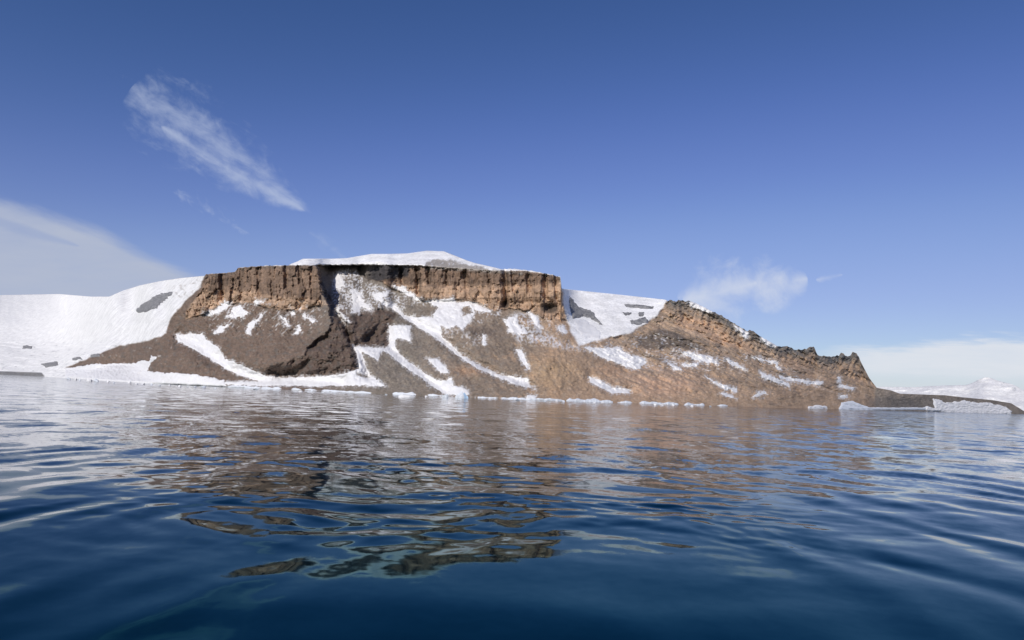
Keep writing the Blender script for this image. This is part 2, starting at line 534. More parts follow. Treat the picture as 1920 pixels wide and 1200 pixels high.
xs = np.concatenate([np.linspace(-900, -20, 70, endpoint=False), np.arange(-20, 1945, 1.35), np.linspace(1945, 3200, 80)])
NR = 236
vv = np.linspace(0, 1, NR)
XP = np.repeat(xs[None, :], NR, 0)
ysh = curve(SHORE, xs)
ysk = curve(SKYLINE, xs)
ysk = ysk + (xs > 386) * (xs < 1052) * 0.0
crag = ((xs > 1250) & (xs < 1612)).astype(float)
ysk = ysk + crag * (-1.6 * np.maximum(perlin(xs / 6.0, 0 * xs, 3), 0) * 2 + 0.8 * perlin(xs / 2.7, 0 * xs, 8))
ysk = ysk + ((xs > 386) & (xs < 545) | (xs > 945) & (xs < 1052)) * 1.2 * perlin(xs / 5.0, 0 * xs + 0.5, 13)
ysk = np.minimum(ysk, ysh - 1.0)
YP = ysh[None, :] + (ysk - ysh)[None, :] * vv[:, None]
# gentle domain warp for region edges so that outlines look natural
WXp = XP + 2.2 * fbm(XP / 14, YP / 14, 40, 3); WYp = YP + 2.2 * fbm(XP / 14, YP / 14, 60, 3)

BLUFF = [(386, 500), (384, 518), (370, 545), (352, 560), (330, 585), (318, 600), (312, 625), (275, 640), (225, 648), (175, 668), (120, 690), (160, 696), (250, 682), (300, 740), (1300, 790),
         (1180, 745), (1120, 700), (1085, 660), (1075, 600), (1054, 545), (1053, 440), (386, 440)]
CLIFF_L = Z2([(375, 200), (1110, 200), (1150, 330), (1215, 460), (1100, 470), (1000, 500), (900, 500), (760, 480), (700, 455), (480, 455), (400, 500), (330, 540), (240, 560), (240, 500), (340, 380)])
CLIFF_R = Z3([(110, 190), (400, 180), (740, 215), (1080, 240), (1460, 265), (1470, 450), (1500, 570), (1440, 560), (1340, 560), (1250, 500), (1110, 490), (1000, 500), (930, 455), (780, 430), (560, 440), (450, 395), (340, 360), (270, 310), (170, 300)])
CAPZ = [(380, 430), (1060, 430)] + [(x, y) for x, y in CLIFF_TOP[::-1]]
OUTCROP = Z2([(1240, 470), (1330, 540), (1500, 480), (1640, 520), (1600, 600), (1585, 740), (1350, 735), (1400, 885), (1280, 918), (1000, 935), (860, 935), (760, 920), (800, 870), (1000, 820), (1100, 700), (1200, 620)])
SADDLE = [(1050, 520), (1252, 560), (1235, 590), (1180, 625), (1110, 640), (1085, 650), (1062, 600)]
RIDGE_TOP = [(1245, 540), (1340, 570), (1420, 610), (1520, 640), (1612, 650), (1650, 727), (1560, 700), (1480, 680), (1400, 650), (1330, 620), (1250, 600)]
SPIT = [(1640, 700), (1920, 740), (3300, 780), (3300, 860), (1640, 790)]

def poly_mask(p, soft=2.0, warp=True):
    return sstep(signed(p, WXp if warp else XP, WYp if warp else YP), -soft, soft)


def regions(X, Y, WX_, WY_):
    pm = lambda p, soft: sstep(signed(p, WX_, WY_), -soft, soft)
    b = pm(BLUFF, 2.0)
    cap = sstep(signed(CAPZ, X, Y), -1.0, 1.0)
    lf = sstep(400 - X, 0, 10) * (1 - b)
    cl = np.clip(pm(CLIFF_L, 1.5) + pm(CLIFF_R, 1.5), 0, 1) * (1 - cap)
    return b, cap, lf, cl, pm(OUTCROP, 3), pm(SADDLE, 3), pm(RIDGE_TOP, 3), sstep(signed(SPIT, X, Y), -4, 4)


def steepness(X, Y):
    """rise over run along the line of sight"""
    wx = X + 2.2 * fbm(X / 14, Y / 14, 40, 3); wy = Y + 2.2 * fbm(X / 14, Y / 14, 60, 3)
    b, cap, lf, cl, out, sad, rtp, spit = regions(X, Y, wx, wy)
    S = np.full(X.shape, 0.60)
    S = S * (1 - lf) + lf * (0.085 + (0.085 + 0.085 * sstep(X, 90, 230)) * sstep(Y, 665, 620))
    S = S * (1 - out) + out * 1.1
    S = S + sstep(Y, 655, 600) * b * (1 - out) * 0.22
    S = S * (1 - sad) + sad * 0.42
    S = S * (1 - rtp) + rtp * 1.5
    S = S * (1 - cl) + cl * 5.0
    S = S * (1 - cap) + cap * 0.36
    return S * (1 - spit) + spit * 0.75


mk_bluff, mk_cap, left, cliff, mk_out, mk_sad, mk_rt, mk_spit = regions(XP, YP, WXp, WYp)
mk_cap = sstep(signed(CAPZ, XP, YP) + 1.3 * fbm(XP / 9, YP * 0, 45, 3) - 0.3, -1.0, 1.0)
cliff = cliff * (1 - mk_cap)
gy = np.arange(870.0, 440.0, -1.0)
GX, GY = np.meshgrid(xs, gy)
GS = steepness(GX, GY)
_, _, GT = sight(GX, GY)
UX, UY, T = sight(XP, YP)
# shoreline distance: where the sight line of the shore meets sea level
_, _, t_sh = sight(xs, ysh)
D0 = CAM_H / np.maximum(-t_sh, 0.001)
GD = np.zeros_like(GX); GD[0] = D0
for i in range(1, len(gy)):
    dt = np.where(gy[i] < ysh, GT[i] - GT[i - 1], 0)
    sl = 0.5 * (GS[i] + GS[i - 1])
    GD[i] = GD[i - 1] * (1 + np.clip(dt / np.maximum(sl - GT[i], 0.045), 0, 0.05))

def blur_x(a, sig):
    r = int(sig * 3); k = np.exp(-0.5 * (np.arange(-r, r + 1) / sig) ** 2); k /= k.sum()
    p = np.pad(a, ((0, 0), (r, r)), mode='edge')
    out = np.zeros_like(a)
    for j, w in enumerate(k):
        out += w * p[:, j:j + a.shape[1]]
    return out

def edge_blur(a, sig, breaks):
    """blur along the shore but never across a break line"""
    out = a.copy()
    idx = [0] + [int(np.searchsorted(xs, b)) for b in breaks] + [a.shape[1]]
    for i in range(len(idx) - 1):
        out[:, idx[i]:idx[i + 1]] = blur_x(a[:, idx[i]:idx[i + 1]], sig)
    return out

_a = np.exp(edge_blur(np.log(GD), 3.5, [385, 1053]))
_b = np.exp(blur_x(np.log(GD), 14))
_w = sstep(GY, 575, 612)
GD = _a * (1 - _w) + _b * _w
fi = np.clip(870.0 - YP, 0, len(gy) - 1.001)
i0 = fi.astype(int); fr = fi - i0; jj = np.arange(len(xs))[None, :]
D = GD[i0, jj] * (1 - fr) + GD[i0 + 1, jj] * fr
D[0] = D0
unit = D / 520.0                       # metres per survey step scale with distance

# ---- relief
rel = np.zeros_like(D)
def line(p, amp, w):
    global rel
    d = seg_dist(p, WXp, WYp)
    rel = rel + amp * np.exp(-(d / w) ** 2)
def blob(cx, cy, rx, ry, amp):
    global rel
    rel = rel + amp * np.exp(-((XP - cx) / rx) ** 2 - ((YP - cy) / ry) ** 2)

# the recess between the two walls
XE = XP + 5.0 * fbm(YP / 16, XP / 30, 66, 3) - 0.28 * (YP - 530) + 1.5 * perlin(YP / 3.5, XP / 9, 67)
rw = 3 + 26 * mk_cap
rx = np.clip((XE - 602) / rw + 0.5, 0, 1) * (0.25 + 0.75 * sstep(XP, 735, 640)) * sstep(XP, 1010, 720)
rel += 40 * rx * sstep(YP, 612, 562) * mk_bluff * (1 - 0.6 * mk_cap)
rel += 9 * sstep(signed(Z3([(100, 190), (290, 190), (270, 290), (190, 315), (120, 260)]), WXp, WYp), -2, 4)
# protruding left buttress and the fans below the walls
blob(500, 560, 90, 60, -12)
blob(480, 660, 80, 55, -16)
blob(640, 680, 60, 40, -14)
blob(345, 690, 55, 40, -12)
blob(880, 640, 60, 60, -8); blob(1030, 670, 60, 60, -14)
line([(335, 632), (400, 665), (430, 690), (490, 712), (640, 715)], 12, 15)
line(Z3([(320, 600), (330, 760), (440, 840), (600, 970), (700, 1040)]), 7, 9)
line(Z3([(90, 740), (150, 850), (180, 930)]), 8, 8)
line(Z3([(300, 470), (480, 570), (640, 660), (790, 790), (1060, 930), (1250, 990)]), 9, 9)
line(Z3([(1160, 760), (1240, 890)]), 5, 8)
line(Z4([(370, 810), (520, 890), (640, 895)]), 5, 8)
line(Z2([(1240, 520), (1300, 600), (1330, 700)]), 16, 5)
line(Z2([(1560, 500), (1500, 640), (1440, 700)]), 7, 7)
line(Z2([(1080, 740), (1180, 680)]), 8, 6)
line(Z2([(850, 935), (1000, 890), (1060, 830)]), 9, 7)
for cx, y0, y1, a, w_ in ((416, 515, 560, 7, 4), (484, 505, 555, 6, 3.5), (535, 500, 540, 8, 4), (560, 500, 530, 5, 3), (450, 505, 560, 4, 3), (508, 500, 560, 4, 3), (583, 500, 560, 4, 3),
                          (752, 505, 530, 8, 5), (782, 505, 550, 7, 4), (803, 503, 530, 9, 4), (836, 510, 535, 5, 3), (872, 510, 540, 6, 4), (947, 508, 565, 12, 5), (962, 512, 550, 5, 3), (990, 515, 545, 7, 4), (1022, 518, 560, 9, 5), (1042, 520, 560, 5, 3), (915, 510, 535, 5, 3)):
    line([(cx, y0), (cx + 2, y1)], a, w_)
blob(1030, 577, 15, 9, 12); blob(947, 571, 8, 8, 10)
# walls: columns and ledges
XW = XP * 1.0
colm = ridged(XP / 15.0 + 0.55 * fbm(XP / 26, YP / 30, 71, 3), YP / 60.0 + XP / 90, 70, 4)
colf = ridged(XP / 4.6, YP / 34.0, 90, 2)
ledge = perlin(XP / 60.0, YP / 7.5 + 0.02 * XP / 7.5, 95)
wob = 0.35 * fbm(XP / 12, YP / 12, 77, 3)
bd1, id1 = worley(XP / 13.0 + wob + 0.02 * YP, YP / 30.0 + wob, 801)
bd2, id2 = worley(XP / 5.5 + wob, YP / 10.0 + wob, 811)
rel += cliff * (2.2 * colm + 0.8 * colf + 1.2 * ledge + 4.2 * id1 + 1.7 * id2 + 1.2 * sstep(bd1, 0.12, 0.0) - 5.5)
rel += cliff * -3.0 * sstep(YP, 530, 545) * sstep(XP, 760, 800) * sstep(YP, 566, 556)
# rough dark outcrop
bd3, id3 = worley(XP / 12 + wob, YP / 10 + wob, 821)
rel += mk_out * (3.0 * id3 + 4.0 * ridged(XP / 26 + YP / 60, YP / 21, 101, 5, 0.5) + 3 * fbm(XP / 40, YP / 30, 104, 3))
# rocky ribs just below the left wall
ribs = sstep(YP, 655, 620) * sstep(YP, 560, 590) * mk_bluff
rot = XP * 0.72 + YP * 0.7; rot2 = -XP * 0.7 + YP * 0.72
rel += ribs * sstep(XP, 620, 560) * 3.2 * ridged(rot2 / 9 + 3, rot / 26, 120, 3)
# crest of the right ridge
bd4, id4 = worley(XP / 10 + wob, YP / 12 + wob, 831)
rel += mk_rt * (3.0 * id4 + 3.5 * ridged(XP / 12 + YP / 40, YP / 20, 140, 4))
# scree: chutes running down the fall line
talus = (1 - cliff) * (1 - mk_cap) * (1 - left) * (1 - mk_sad)
fall = np.where(XP < 560, 0.55, -0.72)
lat = XP + (YP - 700) * fall * 1.0 * sstep(XP, 380, 700) + 0
ch = ridged(lat / 24, YP / 110, 150, 3)
bdb, idb = worley(XP / 4.2, YP / 3.6, 841)
bdc, idc = worley(XP / 19 + wob, YP / 9 + wob - 0.025 * XP, 851)
rel += sstep(XP, 1120, 1200) * sstep(YP, 705, 680) * (1 - mk_rt) * (1 - mk_sad) * (1 - mk_spit) * 3.4 * idc
rel += talus * sstep(ysh[None, :] - YP, 2, 30) * (1.0 * ch - 3.8 * fbm(XP / 38, YP / 38, 160, 4))
rel += talus * sstep(ysh[None, :] - YP, 4, 30) * (0.4 * fbm(XP / 6, YP / 5, 166, 3) + 0.3 * ridged(lat / 15, YP / 60, 167, 3) + 0.9 * sstep(idb, 0.86, 0.97) * sstep(bdb, 0.0, 0.3))
rel += talus * sstep(ysh[None, :] - YP, 1, 8) * -0.5 * fbm(XP / 5, YP / 4, 165, 3)
# crumpled benches on the right shoulder
bench = sstep(XP, 1085, 1150) * sstep(YP, 700, 660) * talus
q = YP - 0.42 * (XP - 1100)
rel += 1.7 * sstep(XP, 1110, 1200) * sstep(YP, 742, 722) * (1 - mk_spit) * talus * fbm(XP / 75, (YP - 0.42 * (XP - 1100)) / 8, 342, 3) + bench * (2.4 * ridged(XP / 46, q / 11, 180, 4))
low_r = sstep(XP, 1150, 1250) * sstep(YP, 670, 700) * talus * (1 - mk_spit)
rel += low_r * (1.8 * ridged(XP / 70, (YP - 0.30 * (XP - 1200)) / 13, 190, 4))
# snow: broad swells
snowy = np.clip(left + mk_cap + mk_sad, 0, 1)
rel += snowy * (-3.0 * fbm(XP / 60, YP / 22, 200, 3) - 0.5 * fbm(XP / 9, YP / 5, 210, 3) - 0.45 * ridged(XP / 30 + YP / 22, YP / 12, 212, 3))
rel += left * sstep(YP, 632, 645) * -5.0 * fbm(XP / 40, YP / 7, 220, 3) * (YP < 700)
edgefade = np.ones_like(D); edgefade[0] = 0.0; edgefade[1] = 0.5
D = D + rel * unit * edgefade
# keep the ground from folding back towards the viewer outside the walls
PX = UX * D; PY = UY * D; PZ = CAM_H + T * D
PZ[0] = -0.4

# ---- rock colours (surface tones, plus shade painted at a wall notch and the headland)
def lin(r, g, b):
    f = lambda c: ((c / 255 + 0.055) / 1.055) ** 2.4 if c > 10 else c / 255 / 12.92
    return np.array([f(r), f(g), f(b)])
ALB = 1.0
K = np.ones(XP.shape + (3,))
def paint(m, c, k=1.0):
    global K
    K = K * (1 - m[..., None]) + m[..., None] * (np.asarray(c) * k)
nA = fbm(XP / 30, YP / 22, 300, 4); nB = fbm(XP / 7, YP / 6, 310, 3); nC = fbm(lat / 9, YP / 50, 320, 3)
paint(np.ones_like(XP), lin(120, 101, 89))
paint(sstep(XP, 540, 700), lin(128, 119, 110))
paint(sstep(XP, 760, 860) * 0.7, lin(142, 124, 108))
paint(sstep(XP + 10 * nA, 985, 1040), lin(172, 145, 120))
paint(sstep(nA + 0.5 * nC, 0.1, 0.5) * sstep(XP, 840, 1050) * 0.7, lin(182, 148, 116))
paint(sstep(nA, 0.15, 0.5) * sstep(XP, 1050, 1100) * 0.5, lin(128, 114, 104))
blobm = lambda cx, cy, rx, ry: np.exp(-((XP - cx) / rx) ** 2 - ((YP - cy) / ry) ** 2)
paint(np.clip(blobm(1240, 715, 70, 26) * 1.3, 0, 1) * 0.9, lin(196, 158, 130))
paint(np.clip(blobm(1040, 700, 45, 30) * 1.2, 0, 1) * 0.8, lin(172, 144, 112))
paint(np.clip(blobm(880, 695, 28, 9) * 1.3, 0, 1) * 0.75, lin(170, 134, 104))
paint(np.clip(blobm(1150, 695, 25, 12) * 1.2, 0, 1) * 0.8, lin(186, 146, 112))
paint(np.clip(blobm(905, 622, 30, 9) * 1.2, 0, 1) * 0.8, lin(104, 92, 86))
# rocky shoulder right: bands of grey and rust
rt = sstep(XP, 1090, 1180) * (1 - mk_spit)
qn = ridged(XP / 55, (YP - 0.5 * (XP - 1200)) / 9, 330, 3)
paint(rt * sstep(qn, 0.25, 0.6) * 0.6 * sstep(YP, 735, 700) * 0.8, lin(138, 128, 120))
RUST = Z4([(950, 400), (1090, 410), (1200, 440), (1330, 560), (1440, 590), (1440, 640), (1200, 575), (1070, 500), (930, 460)])
paint(poly_mask(RUST, 5) * 0.9, lin(192, 156, 126))
RUST2 = Z5([(200, 620), (480, 640), (620, 700), (780, 700), (860, 800), (600, 800), (420, 770), (250, 740)])
paint(poly_mask(RUST2, 5) * 0.6 * sstep(nB + nA, -0.5, 0.6), lin(184, 150, 122))
strat = fbm(XP / 75, (YP - 0.42 * (XP - 1100)) / 5.5 + 0.4 * nA, 341, 4)
sm = sstep(XP, 1100, 1200) * (1 - mk_spit) * sstep(YP, 745, 725)
paint(sm * sstep(strat, 0.12, 0.6) * 0.5, lin(128, 118, 110))
paint(sm * sstep(-strat, 0.2, 0.6) * 0.6, lin(196, 168, 142))
DARK1 = Z4([(700, 540), (830, 480), (930, 500), (1060, 560), (1150, 620), (1040, 620), (930, 600), (800, 620), (680, 590)])
paint(poly_mask(DARK1, 4) * 0.8, lin(98, 90, 86))
crestd = sstep(YP - ysk[None, :], 22, 6) * sstep(XP, 1240, 1260) * sstep(XP, 1640, 1600)
paint(crestd * (0.6 + 0.4 * sstep(nB, -0.5, 0.5)), lin(104, 106, 108))
paint(mk_out, lin(102, 85, 76))
paint(mk_out * sstep(nB, 0.1, 0.5) * 0.5, lin(112, 98, 90))
# walls: dark upper tier, rust-coloured lower tier
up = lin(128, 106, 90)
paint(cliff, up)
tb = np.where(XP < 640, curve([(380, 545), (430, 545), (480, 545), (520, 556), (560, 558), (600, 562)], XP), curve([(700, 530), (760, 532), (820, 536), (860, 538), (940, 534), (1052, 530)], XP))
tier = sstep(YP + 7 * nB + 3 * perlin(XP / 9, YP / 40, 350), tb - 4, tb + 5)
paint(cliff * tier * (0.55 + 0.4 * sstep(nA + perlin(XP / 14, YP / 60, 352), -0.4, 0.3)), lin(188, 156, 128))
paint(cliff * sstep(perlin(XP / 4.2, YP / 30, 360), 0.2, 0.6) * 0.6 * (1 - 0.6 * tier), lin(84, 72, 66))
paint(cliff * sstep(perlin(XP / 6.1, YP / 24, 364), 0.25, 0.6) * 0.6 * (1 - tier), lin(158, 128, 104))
paint(cliff * sstep(blobm(1030, 578, 20, 11) + blobm(947, 571, 9, 9), 0.3, 0.7) * 0.8, lin(72, 68, 68))  # darker tone over the two hollows low in the wall
paint(cliff * sstep(signed(Z3([(100, 190), (460, 205), (440, 280), (290, 300), (190, 315), (120, 260)]), WXp, WYp), -2, 3) * 0.9, lin(62, 64, 72))  # shadow of the notch under the rim, painted into the rock tone
topl = sstep(YP - curve(CLIFF_TOP, XP), 9, 2) * (1 - mk_cap) * cliff
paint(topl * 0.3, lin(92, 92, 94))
# recess: mottled rock
paint(sstep(XP, 600, 606) * sstep(XP, 700, 680) * sstep(YP, 590, 560) * mk_bluff * (1 - mk_cap) * 0.7, lin(122, 116, 112))
paint(left, lin(230, 228, 224)); paint(mk_cap, lin(230, 228, 224)); paint(mk_sad, lin(230, 228, 224))
paint(sstep(signed(Z3([(560, 185), (590, 170), (640, 162), (740, 172), (830, 195), (1000, 232), (1200, 262), (740, 230), (560, 228)]), WXp, WYp) + 3 * nB, -2.5, 2.5) * 0.85, lin(150, 144, 138))
paint(mk_spit, lin(146, 134, 122))
paint(poly_mask(Z5([(990, 980), (1010, 930), (1080, 905), (1160, 930), (1240, 985)]), 3) * 0.6, lin(84, 84, 88))  # shadow on the headland painted in as a darker patch
paint(sstep(XP, 1600, 1650) * sstep(YP, 735, 750) * 0.6, lin(112, 108, 106))
# dark strand under the far left ice
paint(sstep(signed([(-900, 664), (-400, 684), (20, 696.5), (78, 698.5), (84, 706), (-900, 706)], XP, YP), -1, 1) * 0.85, lin(80, 88, 100))
paint(left * sstep(fbm(XP / 14, YP / 2.6, 370, 3), 0.45, 0.8) * sstep(YP, 636, 650) * 0.6, lin(130, 130, 134))
paint(left * sstep(signed(Z1([(1090, 340), (1300, 300), (1360, 290), (1250, 430), (1180, 440), (1140, 400)]), XP, YP), -4, 4) * sstep(nB, 0.1, 0.6) * 0.6, lin(176, 168, 158))
# snow dusting lying thinly among the rocks
def dust(poly, dens, soft=8, sc=5.0, seed=400, amt=0.9, stretch=1.0, tone=(220, 220, 222), run=None):
    m = sstep(signed(poly, WXp, WYp), -soft * 0.3, soft)
    a_, b_ = (XP, YP * 1.0) if run is None else (XP * math.cos(run) - YP * math.sin(run), (XP * math.sin(run) + YP * math.cos(run)))
    n = 0.6 * fbm(a_ / sc, b_ / (sc * stretch), seed, 3) + 0.4 * fbm(XP / (sc * 4), YP / (sc * 4), seed + 5, 2)
    paint(m * sstep(n, 0.5 - dens, 0.72 - dens + 0.2) * amt, lin(*tone))
GULLY = Z2([(1220, 240), (1340, 200), (1400, 260), (1480, 320), (1560, 340), (1700, 420), (1700, 540), (1560, 470), (1480, 520), (1300, 530), (1215, 470), (1200, 330)])
dust(GULLY, 0.62, 6, 3.6, 401, 0.8)
dust(Z3([(200, 330), (430, 400), (560, 440), (560, 540), (420, 500), (250, 420)]), 0.35, 6, 4.5, 405, 0.7)
dust(Z3([(1070, 560), (1120, 510), (1200, 500), (1310, 530), (1340, 620), (1480, 700), (1700, 780), (1694, 830), (1600, 790), (1300, 740), (1180, 735), (1110, 660)]), 0.70, 10, 4.0, 410, 0.66)
dust(Z3([(620, 590), (720, 590), (800, 630), (940, 640), (960, 730), (800, 770), (680, 700)]), 0.5, 10, 4.5, 415, 0.5)
dust(Z3([(740, 420), (960, 450), (1060, 480), (1060, 560), (880, 600), (860, 540), (990, 505)]), 0.45, 6, 4.0, 418, 0.7)
dust(Z2([(340, 470), (760, 420), (1150, 470), (1220, 520), (1100, 640), (900, 680), (640, 680), (400, 660), (300, 560)]), 0.34, 12, 3.2, 420, 0.6, 3.6, run=-0.72)
dust(Z4([(300, 520), (560, 520), (900, 480), (1050, 560), (1200, 640), (1400, 700), (1300, 780), (1000, 780), (740, 760), (600, 700), (400, 620)]), 0.42, 10, 5.5, 425, 0.6, 0.5)
dust(Z4([(600, 440), (760, 420), (860, 380), (900, 440), (700, 540), (480, 540)]), 0.25, 6, 4.0, 428, 0.6)
dust(Z4([(1100, 560), (1500, 640), (1694, 720), (1694, 860), (1400, 760)]), 0.22, 10, 5.5, 430, 0.6, 0.4)
dust(Z5([(40, 620), (240, 650), (520, 790), (760, 840), (700, 900), (400, 830), (200, 800)]), 0.25, 8, 5.5, 435, 0.6, 0.4)
dust(Z4([(0, 380), (260, 430), (330, 600), (200, 620), (0, 560)]), 0.3, 8, 4.0, 438, 0.6)
dust(Z3([(540, 175), (840, 190), (1060, 235), (1200, 255), (800, 235), (560, 215)]), 0.3, 2, 4.0, 440, 0.7)
dust([(150, 640), (320, 620), (330, 660), (290, 715), (200, 710), (120, 700)], 0.18, 8, 5.0, 445, 0.6)
nD = fbm(XP / 3.2, YP / 2.6, 311, 3); nE = fbm(XP / 9, YP / 6, 312, 3)
rk_ = (1 - sstep(K[..., 2], 0.28, 0.5)) 
K = K * (1 + ((0.34 * (id1 - 0.5) + 0.24 * (id2 - 0.5)) * cliff)[..., None])
greyk = K.mean(-1, keepdims=True) * np.array([1.03, 1.0, 0.97])
gm = (rk_ * (1 - 0.8 * cliff) * (1 - 0.6 * sstep(XP, 820, 1020)) * (0.10 + 0.5 * sstep(nE, 0.0, 0.6)))[..., None]
K = K * (1 - gm) + greyk * gm
K = K * (1 + 0.26 * ((idc - 0.5) * 0.6 * rk_ * sstep(XP, 1090, 1200) * sstep(YP, 715, 690))[..., None])
K = K * (1 + 0.22 * ((sstep(idb, 0.9, 0.97) - sstep(idb, 0.12, 0.04)) * rk_ * talus * sstep(bdb, 0, 0.3))[..., None])
K = K * (1 + 0.20 * (nD * rk_ * (1 - 0.35 * sstep(XP, 760, 1000)))[..., None])
K = K * (1 + 0.10 * nB[..., None] * (1 - snowy[..., None])) * (1 + 0.03 * nC[..., None] * talus[..., None])
sat = (rk_ * 0.20)[..., None]
K = K * (1 - sat) + K.mean(-1, keepdims=True) * sat
K = K * (1 + 0.10 * np.clip(mk_sad + mk_cap * (1 - left), 0, 1) * (1 - rk_))[..., None]
K = K * (1 - rk_[..., None] * (1 - np.array([1.02, 0.96, 0.87])))
K = np.clip(K, 0.01, 0.88)

# ---- rows that carry the land on behind the skyline and below the sea
def extend(P, col):
    top = P[-1]
    r = np.hypot(top[:, 0], top[:, 1])
    back = []
    for f, dz in ((14, -2.0), (50, -9.0), (140, -34), (320, -110), (700, -260)):
        q = top.copy()
        sc_ = r / 520.0
        q[:, 0] *= (r + f * sc_) / r; q[:, 1] *= (r + f * sc_) / r
        q[:, 2] = np.maximum(top[:, 2] + dz * sc_, -6 * sc_)
        back.append(q)
    bot = P[0].copy(); rb = np.hypot(bot[:, 0], bot[:, 1])
    bot[:, 0] *= (rb - 6) / rb; bot[:, 1] *= (rb - 6) / rb; bot[:, 2] = -5
    PP = np.concatenate([bot[None], P] + [b[None] for b in back], 0)
    CC = np.concatenate([col[:1], col] + [col[-1:]] * len(back), 0)
    return PP, CC

P = np.stack([PX, PY, PZ], -1)
PP, KK = extend(P, K)
Xc = np.concatenate([XP[:1], XP] + [XP[-1:]] * 5, 0); Yc = np.concatenate([YP[:1], YP] + [YP[-1:] - 0.01] * 5, 0)
XF = 0.25 * (Xc[:-1, :-1] + Xc[1:, :-1] + Xc[:-1, 1:] + Xc[1:, 1:]); YF = 0.25 * (Yc[:-1, :-1] + Yc[1:, :-1] + Yc[:-1, 1:] + Yc[1:, 1:])
def fm(a):
    A = np.concatenate([a[:1], a] + [a[-1:]] * 5, 0)
    return 0.25 * (A[:-1, :-1] + A[1:, :-1] + A[:-1, 1:] + A[1:, 1:]) > 0.5
RIDGE_REG = [(1245, 500), (1236, 592), (1182, 628), (1100, 645), (1130, 700), (1190, 748), (1300, 800), (1650, 800), (1650, 500)]
f_left = fm(left); f_cap = fm(mk_cap) & ~f_left; f_sad = fm(mk_sad) & ~f_left & ~f_cap
f_cliff = fm(cliff) & ~f_left & ~f_cap & ~f_sad
rr = signed(RIDGE_REG, XF, YF) > 0
f_spit = XF >= 1650
f_ridge = (rr & ~f_spit) & ~f_sad & ~f_left & ~f_cap
f_cliff &= ~f_ridge
rest = ~(f_left | f_cap | f_sad | f_cliff | f_spit | f_ridge)

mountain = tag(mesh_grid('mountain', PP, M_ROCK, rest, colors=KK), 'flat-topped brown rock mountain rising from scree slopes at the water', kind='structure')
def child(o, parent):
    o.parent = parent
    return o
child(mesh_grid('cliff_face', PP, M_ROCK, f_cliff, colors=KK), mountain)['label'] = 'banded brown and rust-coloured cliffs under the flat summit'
child(mesh_grid('summit_snow', PP, M_ROCK, f_cap, colors=KK), mountain)
snow_slope = tag(mesh_grid('snow_slope', PP, M_ROCK, f_left, colors=KK), 'smooth white snow slope left of the cliffs', kind='structure')
snowfield = tag(mesh_grid('snowfield', PP, M_ROCK, f_sad, colors=KK), 'white snowfield between the cliffs and the right ridge', kind='structure')
ridge = tag(mesh_grid('ridge', PP, M_ROCK, f_ridge, colors=KK), 'jagged rusty ridge falling towards the right', kind='structure')
headland = tag(mesh_grid('headland', PP, M_ROCK, f_spit, colors=KK), 'low dark headland at the far right shore', kind='structure')

# ---- surface normals for laying snow on
def normals(P):
    du = np.gradient(P, axis=1); dv = np.gradient(P, axis=0)
    n = np.cross(du, dv); n /= np.linalg.norm(n, axis=-1, keepdims=True) + 1e-9
    s = np.sign(-(n[..., 0] * P[..., 0] + n[..., 1] * P[..., 1]))
    return n * s[..., None]
NRM = normals(P)
jit = 2.4 * fbm(XP / 11, YP / 8, 500, 3) + 1.5 * fbm(XP / 4.0, YP / 3, 510, 2)

HALO = np.full(XP.shape, -99.0)


def lay(poly, parent, name='snow_patch', thick=0.45, mat=None, rough=1.0, holes=None, label=None, lump=0.0):
    a = np.array(poly)
    x0, x1, y0, y1 = a[:, 0].min() - 8, a[:, 0].max() + 8, a[:, 1].min() - 8, a[:, 1].max() + 8
    c0, c1 = np.searchsorted(xs, x0), min(np.searchsorted(xs, x1) + 1, len(xs))
    rows = np.where(((YP[:, c0:c1] > y0) & (YP[:, c0:c1] < y1)).any(1))[0]
    if len(rows) == 0:
        return None
    r0, r1 = rows[0], min(rows[-1] + 2, NR)
    sl = (slice(r0, r1), slice(c0, c1))
    sdv = signed(poly, XP[sl], YP[sl]) + jit[sl] * rough
    for h in (holes or []):
        sdv = np.minimum(sdv, -signed(h, XP[sl], YP[sl]) + jit[sl] * rough)
    if name == 'snow_patch':
        HALO[sl] = np.maximum(HALO[sl], sdv)
    th = np.clip(sdv / 2.2, -0.9, 1.0)
    un = unit[sl][..., None]
    Q = P[sl] + NRM[sl] * (th * thick * 0.7)[..., None] * un
    Q[..., 2] += 0.15 * th * thick
    if lump:
        Q = Q + NRM[sl] * (lump * (0.5 + fbm(XP[sl] / 5, YP[sl] / 4, 950, 4, 0.65)) * np.clip(th, 0, 1))[..., None] * un
    if r0 == 0:
        Q[0, :, :2] = Q[1, :, :2] * 0.9995
        Q[0, :, 2] = -1.5
    keep = sdv > -1.8
    fmask = keep[:-1, :-1] | keep[1:, :-1] | keep[:-1, 1:] | keep[1:, 1:]
    if fmask.sum() < 3:
        return None
    o = mesh_grid(name, Q, mat or M_SNOW, fmask)
    o.parent = parent
    if label: o['label'] = label
    return o

